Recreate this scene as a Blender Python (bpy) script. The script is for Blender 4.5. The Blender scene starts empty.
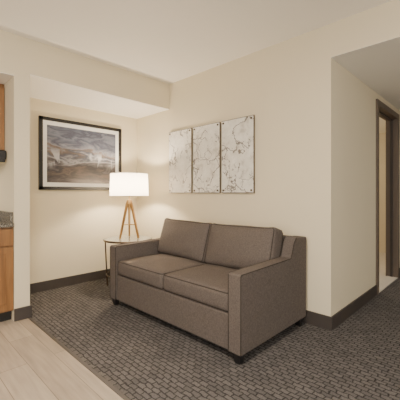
import bpy, bmesh, math
from mathutils import Vector, Matrix
scene=bpy.context.scene
col=scene.collection
D=bpy.data
def srgb(r,g,b):
    f=lambda c:(c/255/12.92) if c/255<=0.04045 else ((c/255+0.055)/1.055)**2.4
    return (f(r),f(g),f(b),1)
# ---------- materials
def mat(name,c,rough=0.7,metal=0.0,bump=0,bscale=60,var=0.0,vscale=8,spec=0.5):
    m=D.materials.new(name); m.use_nodes=True
    nt=m.node_tree; b=nt.nodes['Principled BSDF']
    b.inputs['Roughness'].default_value=rough; b.inputs['Metallic'].default_value=metal
    b.inputs['Specular IOR Level'].default_value=spec
    tc=nt.nodes.new('ShaderNodeTexCoord')
    n=nt.nodes.new('ShaderNodeTexNoise'); n.inputs['Scale'].default_value=vscale; n.inputs['Detail'].default_value=4
    nt.links.new(tc.outputs['Object'],n.inputs['Vector'])
    mx=nt.nodes.new('ShaderNodeMix'); mx.data_type='RGBA'
    mx.inputs[6].default_value=tuple(x*(1-var) for x in c[:3])+(1,)
    mx.inputs[7].default_value=tuple(min(1,x*(1+var)) for x in c[:3])+(1,)
    nt.links.new(n.outputs['Fac'],mx.inputs[0]); nt.links.new(mx.outputs[2],b.inputs['Base Color'])
    if bump:
        n2=nt.nodes.new('ShaderNodeTexNoise'); n2.inputs['Scale'].default_value=bscale; n2.inputs['Detail'].default_value=3
        nt.links.new(tc.outputs['Object'],n2.inputs['Vector'])
        bp=nt.nodes.new('ShaderNodeBump'); bp.inputs['Strength'].default_value=bump; bp.inputs['Distance'].default_value=0.004
        nt.links.new(n2.outputs['Fac'],bp.inputs['Height']); nt.links.new(bp.outputs[0],b.inputs['Normal'])
    return m
M_wall=mat('wall_paint',srgb(219,207,180),0.85,bump=0.15,bscale=180,var=0.015,vscale=3,spec=0.2)
M_ceil=mat('ceiling_paint',srgb(249,245,236),0.9,bump=0.1,bscale=120,var=0.01,spec=0.1)
M_base=mat('baseboard_dark',srgb(64,58,54),0.5,var=0.08,vscale=20)
M_fab=mat('sofa_fabric',srgb(96,88,83),0.95,bump=0.9,bscale=220,var=0.5,vscale=110,spec=0.06)
M_pipe=mat('sofa_piping',srgb(62,56,52),0.95,var=0.1,vscale=200,spec=0.1)
M_black=mat('black_satin',srgb(26,24,24),0.45,var=0.05)
M_bronze=mat('bronze_metal',srgb(92,78,66),0.35,0.9,var=0.05)
M_brass=mat('brass_metal',srgb(196,160,105),0.35,0.9,var=0.05)
M_steel=mat('steel_standoff',srgb(150,145,138),0.3,0.9)
M_lwood=mat('lamp_brass_leg',srgb(156,122,78),0.35,0.85,var=0.15,vscale=30)
M_mat=mat('mat_board',srgb(236,234,228),0.9,var=0.01)
M_door=mat('door_frame_paint',srgb(102,89,78),0.5,var=0.05,vscale=10)
M_tile=mat('bath_tile',srgb(215,208,196),0.4,var=0.04,vscale=6)
M_white=mat('white_trim',srgb(235,232,226),0.5,var=0.01)
M_panelback=mat('panel_edge',srgb(100,88,74),0.4,0.3,var=0.05)

def nodes(name):
    m=D.materials.new(name); m.use_nodes=True; return m,m.node_tree,m.node_tree.nodes['Principled BSDF']
def ramp(nt,stops,interp='LINEAR'):
    r=nt.nodes.new('ShaderNodeValToRGB'); cr=r.color_ramp; cr.interpolation=interp
    while len(cr.elements)<len(stops): cr.elements.new(0.5)
    for e,(p,c) in zip(cr.elements,stops): e.position=p; e.color=c
    return r
# carpet
def carpet():
    m,nt,b=nodes('carpet_weave'); L=nt.links
    tc=nt.nodes.new('ShaderNodeTexCoord'); mp=nt.nodes.new('ShaderNodeMapping')
    mp.inputs['Rotation'].default_value=(0,0,math.radians(90))
    L.new(tc.outputs['Object'],mp.inputs['Vector'])
    nz=nt.nodes.new('ShaderNodeTexNoise'); nz.inputs['Scale'].default_value=22; L.new(mp.outputs[0],nz.inputs['Vector'])
    mixv=nt.nodes.new('ShaderNodeMix'); mixv.data_type='RGBA'; mixv.blend_type='LINEAR_LIGHT'; mixv.inputs[0].default_value=0.014
    L.new(mp.outputs[0],mixv.inputs[6]); L.new(nz.outputs['Color'],mixv.inputs[7])
    br=nt.nodes.new('ShaderNodeTexBrick'); br.offset=0.5
    br.inputs['Color1'].default_value=srgb(101,97,95); br.inputs['Color2'].default_value=srgb(86,83,82); br.inputs['Mortar'].default_value=srgb(46,44,44)
    br.inputs['Scale'].default_value=1; br.inputs['Brick Width'].default_value=0.066; br.inputs['Row Height'].default_value=0.036
    br.inputs['Mortar Size'].default_value=0.007; br.inputs['Mortar Smooth'].default_value=1.0
    L.new(mixv.outputs[2],br.inputs['Vector'])
    n2=nt.nodes.new('ShaderNodeTexNoise'); n2.inputs['Scale'].default_value=130; L.new(tc.outputs['Object'],n2.inputs['Vector'])
    mm=nt.nodes.new('ShaderNodeMix'); mm.data_type='RGBA'; mm.blend_type='OVERLAY'; mm.inputs[0].default_value=0.6
    L.new(br.outputs['Color'],mm.inputs[6]); L.new(n2.outputs['Fac'],mm.inputs[7])
    L.new(mm.outputs[2],b.inputs['Base Color']); b.inputs['Roughness'].default_value=0.95; b.inputs['Specular IOR Level'].default_value=0.1
    bp=nt.nodes.new('ShaderNodeBump'); bp.inputs['Strength'].default_value=0.45; bp.inputs['Distance'].default_value=0.005; bp.invert=True
    L.new(br.outputs['Fac'],bp.inputs['Height']); L.new(bp.outputs[0],b.inputs['Normal'])
    return m
M_carpet=carpet()
def planks(name,c1,c2,cm,w,h,rough,rot=90,mort=0.002):
    m,nt,b=nodes(name); L=nt.links
    tc=nt.nodes.new('ShaderNodeTexCoord'); mp=nt.nodes.new('ShaderNodeMapping'); mp.inputs['Rotation'].default_value=(0,0,math.radians(rot))
    L.new(tc.outputs['Object'],mp.inputs['Vector'])
    br=nt.nodes.new('ShaderNodeTexBrick'); br.offset=0.37
    br.inputs['Color1'].default_value=c1; br.inputs['Color2'].default_value=c2; br.inputs['Mortar'].default_value=cm
    br.inputs['Scale'].default_value=1; br.inputs['Brick Width'].default_value=w; br.inputs['Row Height'].default_value=h; br.inputs['Mortar Size'].default_value=mort
    L.new(mp.outputs[0],br.inputs['Vector'])
    mp2=nt.nodes.new('ShaderNodeMapping'); mp2.inputs['Scale'].default_value=(2,22,1); L.new(mp.outputs[0],mp2.inputs['Vector'])
    n=nt.nodes.new('ShaderNodeTexNoise'); n.inputs['Scale'].default_value=1.5; n.inputs['Detail'].default_value=6; L.new(mp2.outputs[0],n.inputs['Vector'])
    mm=nt.nodes.new('ShaderNodeMix'); mm.data_type='RGBA'; mm.blend_type='OVERLAY'; mm.inputs[0].default_value=0.4
    L.new(br.outputs['Color'],mm.inputs[6]); L.new(n.outputs['Fac'],mm.inputs[7]); L.new(mm.outputs[2],b.inputs['Base Color'])
    b.inputs['Roughness'].default_value=0.45
    return m
M_plank=planks('plank_floor',srgb(166,152,135),srgb(150,136,120),srgb(110,98,85),1.2,0.18,0.45)
# cabinet wood
def wood():
    m,nt,b=nodes('cabinet_wood'); L=nt.links
    tc=nt.nodes.new('ShaderNodeTexCoord'); mp=nt.nodes.new('ShaderNodeMapping'); mp.inputs['Scale'].default_value=(30,30,2)
    L.new(tc.outputs['Object'],mp.inputs['Vector'])
    n=nt.nodes.new('ShaderNodeTexNoise'); n.inputs['Scale'].default_value=1.5; n.inputs['Detail'].default_value=5; L.new(mp.outputs[0],n.inputs['Vector'])
    r=ramp(nt,[(0.3,srgb(118,82,48)),(0.7,srgb(150,108,66))]); L.new(n.outputs['Fac'],r.inputs[0]); L.new(r.outputs[0],b.inputs['Base Color'])
    b.inputs['Roughness'].default_value=0.4; return m
M_cab=wood()
def granite():
    m,nt,b=nodes('granite'); L=nt.links
    tc=nt.nodes.new('ShaderNodeTexCoord'); n=nt.nodes.new('ShaderNodeTexNoise'); n.inputs['Scale'].default_value=90; n.inputs['Detail'].default_value=4
    L.new(tc.outputs['Object'],n.inputs['Vector'])
    r=ramp(nt,[(0.35,srgb(40,37,34)),(0.5,srgb(100,94,84)),(0.65,srgb(150,143,130))]); L.new(n.outputs['Fac'],r.inputs[0]); L.new(r.outputs[0],b.inputs['Base Color'])
    b.inputs['Roughness'].default_value=0.2; return m
M_gran=granite()
def painting():
    m,nt,b=nodes('abstract_landscape_print'); L=nt.links
    tc=nt.nodes.new('ShaderNodeTexCoord')
    mp=nt.nodes.new('ShaderNodeMapping'); mp.inputs['Rotation'].default_value=(0,math.radians(-16),0); mp.inputs['Scale'].default_value=(1.6,1,5.0); mp.inputs['Location'].default_value=(0.7,0,0.4)
    L.new(tc.outputs['Object'],mp.inputs['Vector'])
    n=nt.nodes.new('ShaderNodeTexNoise'); n.inputs['Scale'].default_value=1.7; n.inputs['Detail'].default_value=8; n.inputs['Roughness'].default_value=0.6; n.inputs['Distortion'].default_value=0.8
    L.new(mp.outputs[0],n.inputs['Vector'])
    sp=nt.nodes.new('ShaderNodeSeparateXYZ'); L.new(tc.outputs['Object'],sp.inputs[0])
    mr=nt.nodes.new('ShaderNodeMapRange'); mr.inputs[1].default_value=1.32; mr.inputs[2].default_value=2.06; L.new(sp.outputs['Z'],mr.inputs[0])
    a=nt.nodes.new('ShaderNodeMath'); a.operation='MULTIPLY_ADD'; a.inputs[1].default_value=0.75
    s=nt.nodes.new('ShaderNodeMath'); s.operation='SUBTRACT'; s.inputs[1].default_value=0.5; L.new(n.outputs['Fac'],s.inputs[0])
    L.new(s.outputs[0],a.inputs[0]); L.new(mr.outputs[0],a.inputs[2])
    r=ramp(nt,[(0.0,srgb(100,92,90)),(0.10,srgb(54,51,56)),(0.2,srgb(94,84,78)),(0.28,srgb(46,46,54)),(0.36,srgb(98,94,96)),(0.43,srgb(158,156,158)),(0.50,srgb(76,79,92)),(0.56,srgb(110,96,86)),(0.62,srgb(132,133,142)),(0.72,srgb(72,76,92)),(0.82,srgb(112,115,128)),(0.9,srgb(66,70,86)),(1,srgb(96,100,114))])
    L.new(a.outputs[0],r.inputs[0])
    mp3=nt.nodes.new('ShaderNodeMapping'); mp3.inputs['Scale'].default_value=(7,1,2.2); mp3.inputs['Rotation'].default_value=(0,math.radians(25),0); L.new(tc.outputs['Object'],mp3.inputs['Vector'])
    n3=nt.nodes.new('ShaderNodeTexNoise'); n3.inputs['Scale'].default_value=1.6; n3.inputs['Detail'].default_value=3; n3.inputs['Distortion'].default_value=0.4; L.new(mp3.outputs[0],n3.inputs['Vector'])
    r3=ramp(nt,[(0.55,(0,0,0,1)),(0.62,(1,1,1,1))]); L.new(n3.outputs['Fac'],r3.inputs[0])
    rz=ramp(nt,[(0.25,(0,0,0,1)),(0.36,(1,1,1,1)),(0.50,(1,1,1,1)),(0.60,(0,0,0,1))]); L.new(mr.outputs[0],rz.inputs[0])
    mu=nt.nodes.new('ShaderNodeMath'); mu.operation='MULTIPLY'; L.new(r3.outputs[0],mu.inputs[0]); L.new(rz.outputs[0],mu.inputs[1])
    mu2=nt.nodes.new('ShaderNodeMath'); mu2.operation='MULTIPLY'; mu2.inputs[1].default_value=0.75; L.new(mu.outputs[0],mu2.inputs[0])
    mx=nt.nodes.new('ShaderNodeMix'); mx.data_type='RGBA'; mx.inputs[7].default_value=srgb(194,194,198)
    L.new(mu2.outputs[0],mx.inputs[0]); L.new(r.outputs[0],mx.inputs[6])
    L.new(mx.outputs[2],b.inputs['Base Color']); b.inputs['Roughness'].default_value=0.35
    return m
M_paint=painting()
def cracked():
    m,nt,b=nodes('marbled_map_print'); L=nt.links
    tc=nt.nodes.new('ShaderNodeTexCoord')
    nz=nt.nodes.new('ShaderNodeTexNoise'); nz.inputs['Scale'].default_value=8; nz.inputs['Detail'].default_value=8; L.new(tc.outputs['Object'],nz.inputs['Vector'])
    mv=nt.nodes.new('ShaderNodeMix'); mv.data_type='RGBA'; mv.blend_type='LINEAR_LIGHT'; mv.inputs[0].default_value=0.12
    L.new(tc.outputs['Object'],mv.inputs[6]); L.new(nz.outputs['Color'],mv.inputs[7])
    def veins(scale,w,off,lo):
        mp=nt.nodes.new('ShaderNodeMapping'); mp.inputs['Location'].default_value=off; L.new(mv.outputs[2],mp.inputs['Vector'])
        v=nt.nodes.new('ShaderNodeTexVoronoi'); v.feature='DISTANCE_TO_EDGE'; v.inputs['Scale'].default_value=scale; L.new(mp.outputs[0],v.inputs['Vector'])
        r=ramp(nt,[(0.0,(1,1,1,1)),(w*0.4,(1,1,1,1)),(w,(0,0,0,1))]); L.new(v.outputs['Distance'],r.inputs[0])
        nm=nt.nodes.new('ShaderNodeTexNoise'); nm.inputs['Scale'].default_value=5; nm.inputs['Detail'].default_value=3; L.new(mp.outputs[0],nm.inputs['Vector'])
        rm=ramp(nt,[(lo,(0,0,0,1)),(lo+0.06,(1,1,1,1))]); L.new(nm.outputs['Fac'],rm.inputs[0])
        mu=nt.nodes.new('ShaderNodeMath'); mu.operation='MULTIPLY'; L.new(r.outputs[0],mu.inputs[0]); L.new(rm.outputs[0],mu.inputs[1]); return mu
    a=veins(3.0,0.022,(0,0,0),0.42); c=veins(7,0.028,(3,1,2),0.51)
    mxm=nt.nodes.new('ShaderNodeMath'); mxm.operation='MAXIMUM'; L.new(a.outputs[0],mxm.inputs[0]); L.new(c.outputs[0],mxm.inputs[1])
    fd=nt.nodes.new('ShaderNodeMath'); fd.operation='MULTIPLY'; fd.inputs[1].default_value=0.85; L.new(mxm.outputs[0],fd.inputs[0])
    nb=nt.nodes.new('ShaderNodeTexNoise'); nb.inputs['Scale'].default_value=9; nb.inputs['Detail'].default_value=8; nb.inputs['Roughness'].default_value=0.65; L.new(tc.outputs['Object'],nb.inputs['Vector'])
    rb=ramp(nt,[(0.34,srgb(196,190,178)),(0.46,srgb(221,216,206)),(0.7,srgb(236,232,224))]); L.new(nb.outputs['Fac'],rb.inputs[0])
    mx=nt.nodes.new('ShaderNodeMix'); mx.data_type='RGBA'; L.new(fd.outputs[0],mx.inputs[0]); L.new(rb.outputs[0],mx.inputs[6]); mx.inputs[7].default_value=srgb(84,74,66)
    L.new(mx.outputs[2],b.inputs['Base Color']); b.inputs['Roughness'].default_value=0.3
    return m
M_crack=cracked()
def glass():
    m,nt,b=nodes('table_glass'); b.inputs['Base Color'].default_value=srgb(200,205,200); b.inputs['Roughness'].default_value=0.05
    b.inputs['Transmission Weight'].default_value=0.6; b.inputs['IOR'].default_value=1.45; return m
M_glass=glass()
def shade():
    m=D.materials.new('lamp_shade_linen'); m.use_nodes=True; nt=m.node_tree; nt.nodes.clear()
    o=nt.nodes.new('ShaderNodeOutputMaterial'); d=nt.nodes.new('ShaderNodeBsdfDiffuse'); t=nt.nodes.new('ShaderNodeBsdfTranslucent'); x=nt.nodes.new('ShaderNodeMixShader')
    d.inputs[0].default_value=srgb(245,240,230); t.inputs[0].default_value=srgb(252,244,228); x.inputs[0].default_value=0.5
    nt.links.new(d.outputs[0],x.inputs[1]); nt.links.new(t.outputs[0],x.inputs[2]); nt.links.new(x.outputs[0],o.inputs[0]); return m
M_shade=shade()

# ---------- geometry helpers
def empty(name,loc):
    e=D.objects.new(name,None); e.location=loc; e.empty_display_size=0.1; col.objects.link(e); return e
def finish(name,bm,m,parent=None,smooth=False,bevel=0,seg=3):
    bmesh.ops.recalc_face_normals(bm,faces=bm.faces)
    me=D.meshes.new(name); bm.to_mesh(me); bm.free()
    ob=D.objects.new(name,me); col.objects.link(ob); me.materials.append(m)
    if smooth or bevel:
        for p in me.polygons: p.use_smooth=True
    if bevel:
        md=ob.modifiers.new('b','BEVEL'); md.width=bevel; md.segments=seg; md.limit_method='ANGLE'; md.angle_limit=math.radians(40); md.harden_normals=True
    if parent:
        ob.parent=parent; ob.matrix_parent_inverse=Matrix.Translation(-parent.location)
    return ob
def addbox(bm,x0,x1,y0,y1,z0,z1):
    vs=[bm.verts.new((x,y,z)) for x in (x0,x1) for y in (y0,y1) for z in (z0,z1)]
    for f in [(0,1,3,2),(4,6,7,5),(0,4,5,1),(2,3,7,6),(0,2,6,4),(1,5,7,3)]: bm.faces.new([vs[i] for i in f])
def box(name,x0,x1,y0,y1,z0,z1,m,parent=None,bevel=0):
    bm=bmesh.new(); addbox(bm,x0,x1,y0,y1,z0,z1); return finish(name,bm,m,parent,bevel=bevel)
def boxes(name,lst,m,parent=None,bevel=0):
    bm=bmesh.new()
    for b in lst: addbox(bm,*b)
    return finish(name,bm,m,parent,bevel=bevel)
def addrod(bm,p1,p2,r1,r2=None,seg=16):
    r2=r1 if r2 is None else r2
    p1,p2=Vector(p1),Vector(p2); d=p2-p1
    q=Vector((0,0,1)).rotation_difference(d.normalized()).to_matrix().to_4x4()
    bmesh.ops.create_cone(bm,cap_ends=True,segments=seg,radius1=r1,radius2=r2,depth=d.length,matrix=Matrix.Translation((p1+p2)/2)@q)
def rod(name,p1,p2,r1,m,parent=None,r2=None,seg=24,bevel=0):
    bm=bmesh.new(); addrod(bm,p1,p2,r1,r2,seg); return finish(name,bm,m,parent,bevel=bevel or 0.0008,seg=2)
def prism_xz(name,pts,y0,y1,m,parent,bevel):
    bm=bmesh.new()
    a=[bm.verts.new((x,y0,z)) for x,z in pts]; b=[bm.verts.new((x,y1,z)) for x,z in pts]
    bm.faces.new(a); bm.faces.new(b[::-1]); n=len(pts)
    for i in range(n): bm.faces.new((a[i],a[(i+1)%n],b[(i+1)%n],b[i]))
    return finish(name,bm,m,parent,bevel=bevel)
def tube(name,pts,r,m,parent,cyc=False):
    cu=D.curves.new(name,'CURVE'); cu.dimensions='3D'; cu.bevel_depth=r; cu.bevel_resolution=2
    sp=cu.splines.new('POLY'); sp.points.add(len(pts)-1)
    for q,p in zip(sp.points,pts): q.co=(*p,1)
    sp.use_cyclic_u=cyc
    o=D.objects.new(name,cu); col.objects.link(o); cu.materials.append(m)
    o.parent=parent; o.matrix_parent_inverse=Matrix.Translation(-parent.location); return o
def cushion(name,size,puff,r,M,m,parent,N=22,pipe=True,ears=0.0):
    hx,hy,hz=[s/2 for s in size]
    bm=bmesh.new(); bmesh.ops.create_cube(bm,size=2)
    bmesh.ops.subdivide_edges(bm,edges=bm.edges[:],cuts=N,use_grid_fill=True)
    for v in bm.verts:
        t=[math.sin(c*math.pi/2) for c in v.co]
        p=Vector((t[0]*hx,t[1]*hy,t[2]*hz))
        inn=Vector([max(-h+r,min(h-r,c)) for c,h in zip(p,(hx,hy,hz))])
        d=p-inn
        if d.length>1e-6: p=inn+d.normalized()*r if (abs(t[0])>0.999 or abs(t[1])>0.999 or abs(t[2])>0.999) else p
        f=(1-t[0]**2)*(1-t[1]**2)
        w=0.4*(1-t[0]**4)*(1-t[1]**4)+0.6*f
        p.z+= puff*w*(1 if t[2]>0 else -0.3)*abs(t[2])
        p.x+= puff*0.25*(1-t[1]**2)*(1-t[2]**2)*(t[0]**3)
        p.y+= puff*0.15*(1-t[0]**2)*(1-t[2]**2)*(t[1]**3)
        p.z+=0.0035*math.sin(p.x*23+p.y*9)*w+0.002*math.sin(p.y*31-p.x*14)*w
        if ears and t[0]>0: p.x+=ears*(t[0]**4)*(abs(t[1])**6)
        v.co=M@p
    ob=finish(name,bm,m,parent,smooth=True)
    if pipe:
        for k,s in enumerate((1,-1)):
            pts=[]; off=r*0.28; rr=r
            corners=((hx-rr,hy-rr,0),(-hx+rr,hy-rr,90),(-hx+rr,-hy+rr,180),(hx-rr,-hy+rr,270))
            raw=[]
            for cx,cy,a0 in corners:
                for j in range(7):
                    a=math.radians(a0+15*j); raw.append(Vector((cx+(rr-off)*math.cos(a),cy+(rr-off)*math.sin(a),s*(hz-off))))
            dense=[]
            for i_ in range(len(raw)):
                A=raw[i_]; B=raw[(i_+1)%len(raw)]; dense.append(A)
                if (B-A).length>0.1:
                    for q in range(1,16): dense.append(A.lerp(B,q/16))
            for p in dense:
                p=p.copy()
                if ears and p.x>0: p.x+=ears*((p.x/hx)**4)*(min(1,abs(p.y)/hy)**6)
                pts.append(M@p)
            tube(name+'_piping_%d'%k,pts,0.0045,M_pipe,parent,True)
    return ob

# ---------- room shell
XB=2.756; YA=4.05; YH=3.277; YC=1.09; H=2.685; T=0.12
XK=0.869; XP=1.005
box('floor',1.0,9.0,-3.2,YA+T,-0.1,0,M_carpet)
box('floor_planks',-3.2,0.995,-3.2,YA+T,-0.1,0.002,M_plank)
box('trim_1',0.985,1.008,-3.1,YH+0.05,-0.02,0.006,M_base)
box('ceiling',-3.2,XB+T,-3.2,YA+T,H,H+0.1,M_ceil)
box('wall_back',XK+T+0.01,XB+T,YA,YA+T,0,H,M_wall)
box('wall_right',XB,XB+T,YC,YA,0,H,M_wall)
box('wall_header',XP,XB,YH,YH+T,2.345,H,M_wall)
box('ceiling_alcove',XP,XB,YH+0.001,YA,2.34,2.37,M_ceil)
box('wall_pier',XK,XP,YH,YA,0,H,M_wall)
box('wall_kitchen_header',-3.2,XK,YH,YH+T,2.30,H,M_wall)
box('ceiling_kitchen',-3.2,XK,YH+0.001,YA-0.1,2.295,2.33,M_ceil)
box('wall_kitchen',-3.2,XK,3.93,YA+T,0,H,M_wall)
box('wall_hall_header',XB,XB+T,-3.2,YC,2.39,H,M_wall)
box('ceiling_hall',XB+0.001,9.0,-3.2,YC,2.388,2.42,M_ceil)
DX0,DX1,DZ=4.15,5.08,2.24
boxes('wall_hall',[(XB+T,DX0-0.03,YC,YC+T,0,2.42),(DX1+0.03,9.0,YC,YC+T,0,2.42),(DX0-0.03,DX1+0.03,YC,YC+T,DZ+0.03,2.42)],M_wall)
box('wall_hall_end',9.0,9.1,-3.2,YC+T,0,2.42,M_wall)
boxes('wall_left',[(-3.3,-3.2,-3.2,-2.2,0,H),(-3.3,-3.2,2.0,YA,0,H),(-3.3,-3.2,-2.2,2.0,0,0.5),(-3.3,-3.2,-2.2,2.0,2.4,H)],M_wall)
boxes('window_1',[(-3.28,-3.2,-2.2,-2.14,0.5,2.4),(-3.28,-3.2,1.94,2.0,0.5,2.4),(-3.28,-3.2,-2.14,1.94,0.5,0.56),(-3.28,-3.2,-2.14,1.94,2.34,2.4),(-3.27,-3.22,-0.13,-0.07,0.56,2.34)],M_white)
boxes('wall_front',[(-3.3,-2.6,-3.3,-3.2,0,H),(2.2,9.0,-3.3,-3.2,0,H),(-2.6,2.2,-3.3,-3.2,0,0.5),(-2.6,2.2,-3.3,-3.2,2.4,H)],M_wall)
boxes('window_2',[(-2.6,-2.54,-3.28,-3.2,0.5,2.4),(2.14,2.2,-3.28,-3.2,0.5,2.4),(-2.54,2.14,-3.28,-3.2,0.5,0.56),(-2.54,2.14,-3.28,-3.2,2.34,2.4),(-0.23,-0.17,-3.27,-3.22,0.56,2.34)],M_white)
bh=0.118;bt=0.014
box('baseboard_back',XP,XB-bt,YA-bt,YA,0,bh,M_base,bevel=0.003)
box('baseboard_right',XB-bt,XB,YC-bt,YA,0,bh,M_base,bevel=0.003)
box('baseboard_hall',XB,DX0-0.075,YC-bt,YC,0,bh,M_base,bevel=0.003)
box('baseboard_hall_far',DX1+0.075,9.0,YC-bt,YC,0,bh,M_base,bevel=0.003)
box('baseboard_pier',XK,XP+bt,YH-bt,YH,0.002,bh,M_base,bevel=0.003)
box('baseboard_pier_side',XP,XP+bt,YH,YA-bt,0,bh,M_base,bevel=0.003)
# door frame + bathroom beyond
dr=empty('door_1',(4.6,YC,0))
fw=0.07
boxes('frame',[(DX0-fw,DX0,YC-0.018,YC+T+0.018,0,DZ+fw),(DX1,DX1+fw,YC-0.018,YC+T+0.018,0,DZ+fw),(DX0,DX1,YC-0.018,YC+T+0.018,DZ,DZ+fw)],M_door,dr)
boxes('door_stop',[(DX0,DX0+0.015,YC+0.05,YC+0.08,0,DZ),(DX1-0.015,DX1,YC+0.05,YC+0.08,0,DZ),(DX0,DX1,YC+0.05,YC+0.08,DZ-0.015,DZ)],M_base,dr)
box('leaf',DX0-0.03,DX0+0.01,YC+T+0.03,YC+T+0.9,0.01,DZ-0.01,M_door,dr,bevel=0.003)
box('threshold',DX0,DX1,YC-0.01,YC+T,0,0.012,M_tile,dr)
rod('hinge',(DX0+0.014,YC+T+0.024,0.25),(DX0+0.014,YC+T+0.024,0.35),0.008,M_steel,dr)
rod('hinge_top',(DX0+0.014,YC+T+0.024,1.9),(DX0+0.014,YC+T+0.024,2.0),0.008,M_steel,dr)
box('floor_bath',XB+T,7.0,YC+T,4.0,-0.05,0.008,M_tile)
box('wall_bath_side',7.0,7.1,YC+T,4.0,0,2.42,M_wall)
box('wall_bath_back',XB+T,7.1,4.0,4.1,0,2.42,M_wall)
box('ceiling_bath',XB+T,7.1,YC+T,4.1,2.40,2.45,M_ceil)

# ---------- kitchen
kc=empty('base_cabinet',(0,3.6,0))
boxes('carcass',[(-2.4,XK-0.003,YH+0.02,3.925,0.10,0.885)],M_cab,kc)
box('toe_kick',-2.4,XK-0.003,YH+0.07,3.925,0.002,0.10,M_black,kc)
for i in range(4):
    x1=XK-0.006-i*0.56; x0=x1-0.55
    boxes('door_panel_%d'%i,[(x0,x1,YH+0.004,YH+0.02,0.115,0.70)],M_cab,kc)
    boxes('door_rails_%d'%i,[(x0,x0+0.06,YH-0.004,YH+0.004,0.115,0.70),(x1-0.06,x1,YH-0.004,YH+0.004,0.115,0.70),(x0+0.06,x1-0.06,YH-0.004,YH+0.004,0.115,0.175),(x0+0.06,x1-0.06,YH-0.004,YH+0.004,0.64,0.70)],M_cab,kc)
    box('drawer_%d'%i,x0,x1,YH-0.004,YH+0.02,0.715,0.865,M_cab,kc)
    rod('pull_%d'%i,(x0+0.2,YH-0.02,0.79),(x1-0.2,YH-0.02,0.79),0.006,M_steel,kc)
    boxes('pull_post_%d'%i,[(x0+0.205,x0+0.215,YH-0.02,YH,0.785,0.795),(x1-0.215,x1-0.205,YH-0.02,YH,0.785,0.795)],M_steel,kc)
boxes('countertop',[(-2.4,XK-0.003,YH-0.02,3.925,0.885,0.92),(-2.4,XK-0.003,3.90,3.925,0.92,1.02),(XK-0.025,XK-0.003,YH+0.02,3.90,0.92,1.02)],M_gran,kc,bevel=0.003)
uc=empty('wall_cabinet',(0,3.75,1.9))
box('carcass',-2.4,XK-0.003,3.60,3.927,1.62,2.29,M_cab,uc)
for i in range(4):
    x1=XK-0.006-i*0.56; x0=x1-0.55
    box('door_panel_%d'%i,x0,x1,3.588,3.60,1.63,2.25,M_cab,uc)
    boxes('door_rails_%d'%i,[(x0,x0+0.06,3.58,3.588,1.63,2.25),(x1-0.06,x1,3.58,3.588,1.63,2.25),(x0+0.06,x1-0.06,3.58,3.588,1.63,1.69),(x0+0.06,x1-0.06,3.58,3.588,2.19,2.25)],M_cab,uc)
rh=empty('range_hood',(0.5,3.7,1.55))
boxes('hood_body',[(0.10,XK-0.006,3.50,3.925,1.53,1.617)],M_black,rh,bevel=0.01)
boxes('hood_lip',[(0.12,XK-0.02,3.485,3.52,1.50,1.54)],M_black,rh,bevel=0.006)

# ---------- sofa
sf=empty('loveseat_sofa',(2.2,2.17,0))
y0,y1,at=1.295,3.045,0.115
prof=[(1.725,0.07),(2.715,0.07),(2.725,0.80),(2.53,0.815),(2.49,0.76),(2.46,0.68),(2.44,0.645),(1.725,0.635)]
prism_xz('arm_near',prof,y0,y0+at,M_fab,sf,0.014)
prism_xz('arm_far',prof,y1-at,y1,M_fab,sf,0.014)
for k,yy in enumerate((y0+0.003,y0+at-0.003,y1-at+0.003,y1-0.003)):
    tube('arm_piping_%d'%k,[Vector((1.728,yy,0.08)),Vector((1.728,yy,0.62)),Vector((1.738,yy,0.632)),Vector((2.43,yy,0.642)),Vector((2.452,yy,0.68)),Vector((2.484,yy,0.762)),Vector((2.528,yy,0.81))],0.004,M_pipe,sf)
box('base_rail',1.74,2.60,y0+at,y1-at,0.07,0.335,M_fab,sf,bevel=0.012)
prism_xz('backrest',[(2.50,0.07),(2.714,0.07),(2.724,0.795),(2.535,0.81)],y0+at,y1-at,M_fab,sf,0.02)
ym=(y0+y1)/2; cw=(y1-y0-2*at)/2-0.004
for k,yc in enumerate((ym-cw/2-0.002,ym+cw/2+0.002)):
    cushion('seat_cushion_%d'%k,(0.70,cw,0.15),0.026,0.036,Matrix.Translation((2.085,yc,0.411)),M_fab,sf)
    tilt=math.radians(17)
    R=Matrix(((math.sin(tilt),0,-math.cos(tilt),0),(0,1,0,0),(math.cos(tilt),0,math.sin(tilt),0),(0,0,0,1)))
    Mx=Matrix.Translation((2.395,yc,0.674))@Matrix.Rotation(math.radians(1.0 if k else -1.0),4,'X')@R
    cushion('back_cushion_%d'%k,(0.405,cw-0.006,0.17),0.055,0.034,Mx,M_fab,sf,ears=0.018)
for i,(x,y) in enumerate(((1.77,y0+0.05),(1.77,y1-0.05),(2.66,y0+0.05),(2.66,y1-0.05))):
    bm=bmesh.new()
    bmesh.ops.create_cone(bm,cap_ends=True,segments=4,radius1=0.03,radius2=0.042,depth=0.07,matrix=Matrix.Translation((x,y,0.035))@Matrix.Rotation(math.radians(45),4,'Z'))
    finish('leg_%d'%i,bm,M_black,sf)

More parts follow.
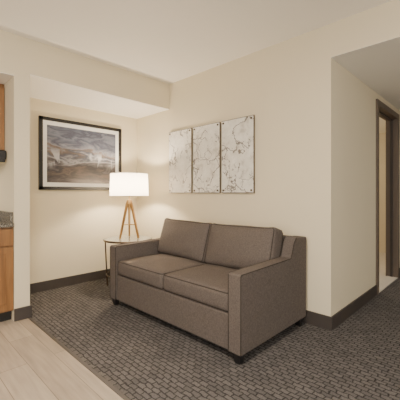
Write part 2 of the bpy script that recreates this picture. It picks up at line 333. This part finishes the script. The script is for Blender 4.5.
# ---------- side table
tx,ty=2.255,3.52; tz=0.61
tb=empty('side_table',(tx,ty,0))
def ring(name,r,z,rr,m,parent,cx=tx,cy=ty,n=64):
    bm=bmesh.new(); rows=[]
    for i in range(n):
        a=2*math.pi*i/n; row=[]
        for j in range(10):
            b=2*math.pi*j/10; q=r+rr*math.cos(b)
            row.append(bm.verts.new((cx+q*math.cos(a),cy+q*math.sin(a),z+rr*math.sin(b))))
        rows.append(row)
    for i in range(n):
        for j in range(10): bm.faces.new((rows[i][j],rows[(i+1)%n][j],rows[(i+1)%n][(j+1)%10],rows[i][(j+1)%10]))
    return finish(name,bm,m,parent,smooth=True)
rod('top_glass',(tx,ty,tz-0.010),(tx,ty,tz),0.298,M_glass,tb,seg=64)
ring('rim',0.300,tz-0.012,0.012,M_bronze,tb)
ring('lower_ring',0.27,0.16,0.007,M_bronze,tb)
for i in range(4):
    a=math.radians(45+90*i+5); c,s=math.cos(a),math.sin(a)
    rod('leg_%d'%i,(tx+0.29*c,ty+0.29*s,tz-0.01),(tx+0.262*c,ty+0.262*s,0),0.009,M_bronze,tb)

# ---------- lamp
lx,ly=2.275,3.52
lb=tz+0.003
lp=empty('table_lamp',(lx,ly,lb))
ztop=1.10
for i in range(3):
    a=math.radians(57+120*i)
    c,s=math.cos(a),math.sin(a)
    p1=Vector((lx+0.135*c,ly+0.135*s,lb)); p2=Vector((lx+0.022*c,ly+0.022*s,ztop))
    bm=bmesh.new(); d=(p2-p1)
    zq=d.normalized(); xq=Vector((c,s,0)); yq=zq.cross(xq).normalized()
    def sect(p,w,t): return [bm.verts.new(p+xq*a_*t+yq*b_*w) for a_,b_ in ((-1,-1),(1,-1),(1,1),(-1,1))]
    A=sect(p1,0.010,0.010);B=sect(p1+d*0.85,0.017,0.012);C=sect(p2,0.012,0.009)
    bm.faces.new(A);bm.faces.new(C)
    for U,V in((A,B),(B,C)):
        for j in range(4): bm.faces.new((U[j],U[(j+1)%4],V[(j+1)%4],V[j]))
    finish('leg_%d'%i,bm,M_lwood,lp)
    q=p1+d*0.36
    rod('brace_%d'%i,q,(lx,ly,q.z),0.006,M_brass,lp)
rod('hub',(lx,ly,1.06),(lx,ly,1.11),0.032,M_brass,lp)
rod('stem',(lx,ly,tz+0.17),(lx,ly,1.22),0.007,M_brass,lp)
rod('socket',(lx,ly,1.20),(lx,ly,1.25),0.018,M_brass,lp)
bm=bmesh.new(); n=64; prof=[(0.250,1.165),(0.240,1.45)]
rr=[[bm.verts.new((lx+r*math.cos(2*math.pi*i/n),ly+r*math.sin(2*math.pi*i/n),z)) for i in range(n)] for r,z in prof]
for i in range(n): bm.faces.new((rr[0][i],rr[0][(i+1)%n],rr[1][(i+1)%n],rr[1][i]))
so=finish('shade',bm,M_shade,lp,smooth=True)
ring('shade_rim_bottom',0.250,1.165,0.003,M_mat,lp,lx,ly); ring('shade_rim_top',0.240,1.45,0.003,M_mat,lp,lx,ly)
bm=bmesh.new()
for i in range(3):
    a=math.radians(120*i+20); addrod(bm,(lx,ly,1.41),(lx+0.239*math.cos(a),ly+0.239*math.sin(a),1.446),0.003,seg=8)
addrod(bm,(lx,ly,1.24),(lx,ly,1.42),0.004,seg=8)
finish('spider',bm,M_brass,lp)

# ---------- framed print
fr=empty('framed_picture',(1.9,YA,1.69))
X0,X1,Z0,Z1=1.337,2.464,1.24,2.135; fwid=0.04
boxes('frame',[(X0,X0+fwid,YA-0.035,YA,Z0,Z1),(X1-fwid,X1,YA-0.035,YA,Z0,Z1),(X0,X1,YA-0.035,YA,Z0,Z0+fwid),(X0,X1,YA-0.035,YA,Z1-fwid,Z1)],M_black,fr)
box('mat_board',X0+fwid,X1-fwid,YA-0.018,YA-0.001,Z0+fwid,Z1-fwid,M_mat,fr)
mw=0.092
box('print',X0+mw,X1-mw,YA-0.0205,YA-0.018,Z0+mw,Z1-mw,M_paint,fr)

# ---------- wall panels
pw=(3.257-1.878-0.05)/3
for i in range(3):
    a=1.878+i*(pw+0.025)
    p=empty('wall_art_panel',(XB,a+pw/2,1.61))
    box('backing',XB-0.028,XB-0.016,a,a+pw,1.20,2.02,M_panelback,p)
    box('face',XB-0.031,XB-0.028,a+0.006,a+pw-0.006,1.206,2.014,M_crack,p)
    for j,(yy,zz) in enumerate(((a+0.03,1.23),(a+pw-0.03,1.23),(a+0.03,1.99),(a+pw-0.03,1.99))):
        rod('standoff_%d'%j,(XB,yy,zz),(XB-0.038,yy,zz),0.011,M_bronze,p)

# ---------- lights
def area(name,loc,rot,sx,sy,e,c):
    l=D.lights.new(name,'AREA'); l.shape='RECTANGLE'; l.size=sx; l.size_y=sy; l.energy=e; l.color=c
    o=D.objects.new(name,l); o.location=loc; o.rotation_euler=rot; col.objects.link(o); return o
def point(name,loc,e,c,r):
    l=D.lights.new(name,'POINT'); l.energy=e; l.color=c; l.shadow_soft_size=r
    o=D.objects.new(name,l); o.location=loc; col.objects.link(o); return o
warm=(1,0.87,0.72); neu=(1,0.96,0.89)
area('window_light_left',(-3.15,-0.1,1.5),(0,math.radians(-90),0),1.8,4.0,92,neu)
area('window_light_front',(-0.2,-3.15,1.5),(math.radians(90),0,0),4.6,1.8,85,neu)
area('ceiling_light',(0.2,1.0,2.66),(0,0,0),0.5,0.5,80,warm)
area('ceiling_fill',(-0.9,-0.7,1.7),(math.pi,0,0),0.5,0.5,60,(1,0.93,0.84))  # added fill without a fixture, aimed up to brighten the ceiling
area('hall_light',(5.5,-0.8,2.37),(0,0,0),0.6,0.6,18,neu)
point('bath_light',(4.9,2.9,2.1),45,warm,0.15)
area('undercabinet_light',(0.2,3.75,1.49),(0,0,0),0.8,0.1,4,warm)
b=point('lamp_bulb',(lx,ly,1.30),60,(1,0.83,0.62),0.04); b.parent=lp; b.matrix_parent_inverse=Matrix.Translation(-lp.location)
w=D.worlds.new('w'); scene.world=w; w.use_nodes=True
w.node_tree.nodes['Background'].inputs[0].default_value=(0.9,0.95,1,1); w.node_tree.nodes['Background'].inputs[1].default_value=0.8

# ---------- camera
cd=D.cameras.new('camera'); cd.lens=28.08; cd.sensor_width=36; cd.shift_y=-7/400; cd.clip_start=0.05
co=D.objects.new('camera',cd); co.location=(0,0,1.2); co.rotation_euler=(math.pi/2,0,math.radians(-45.65)); col.objects.link(co)
scene.camera=co
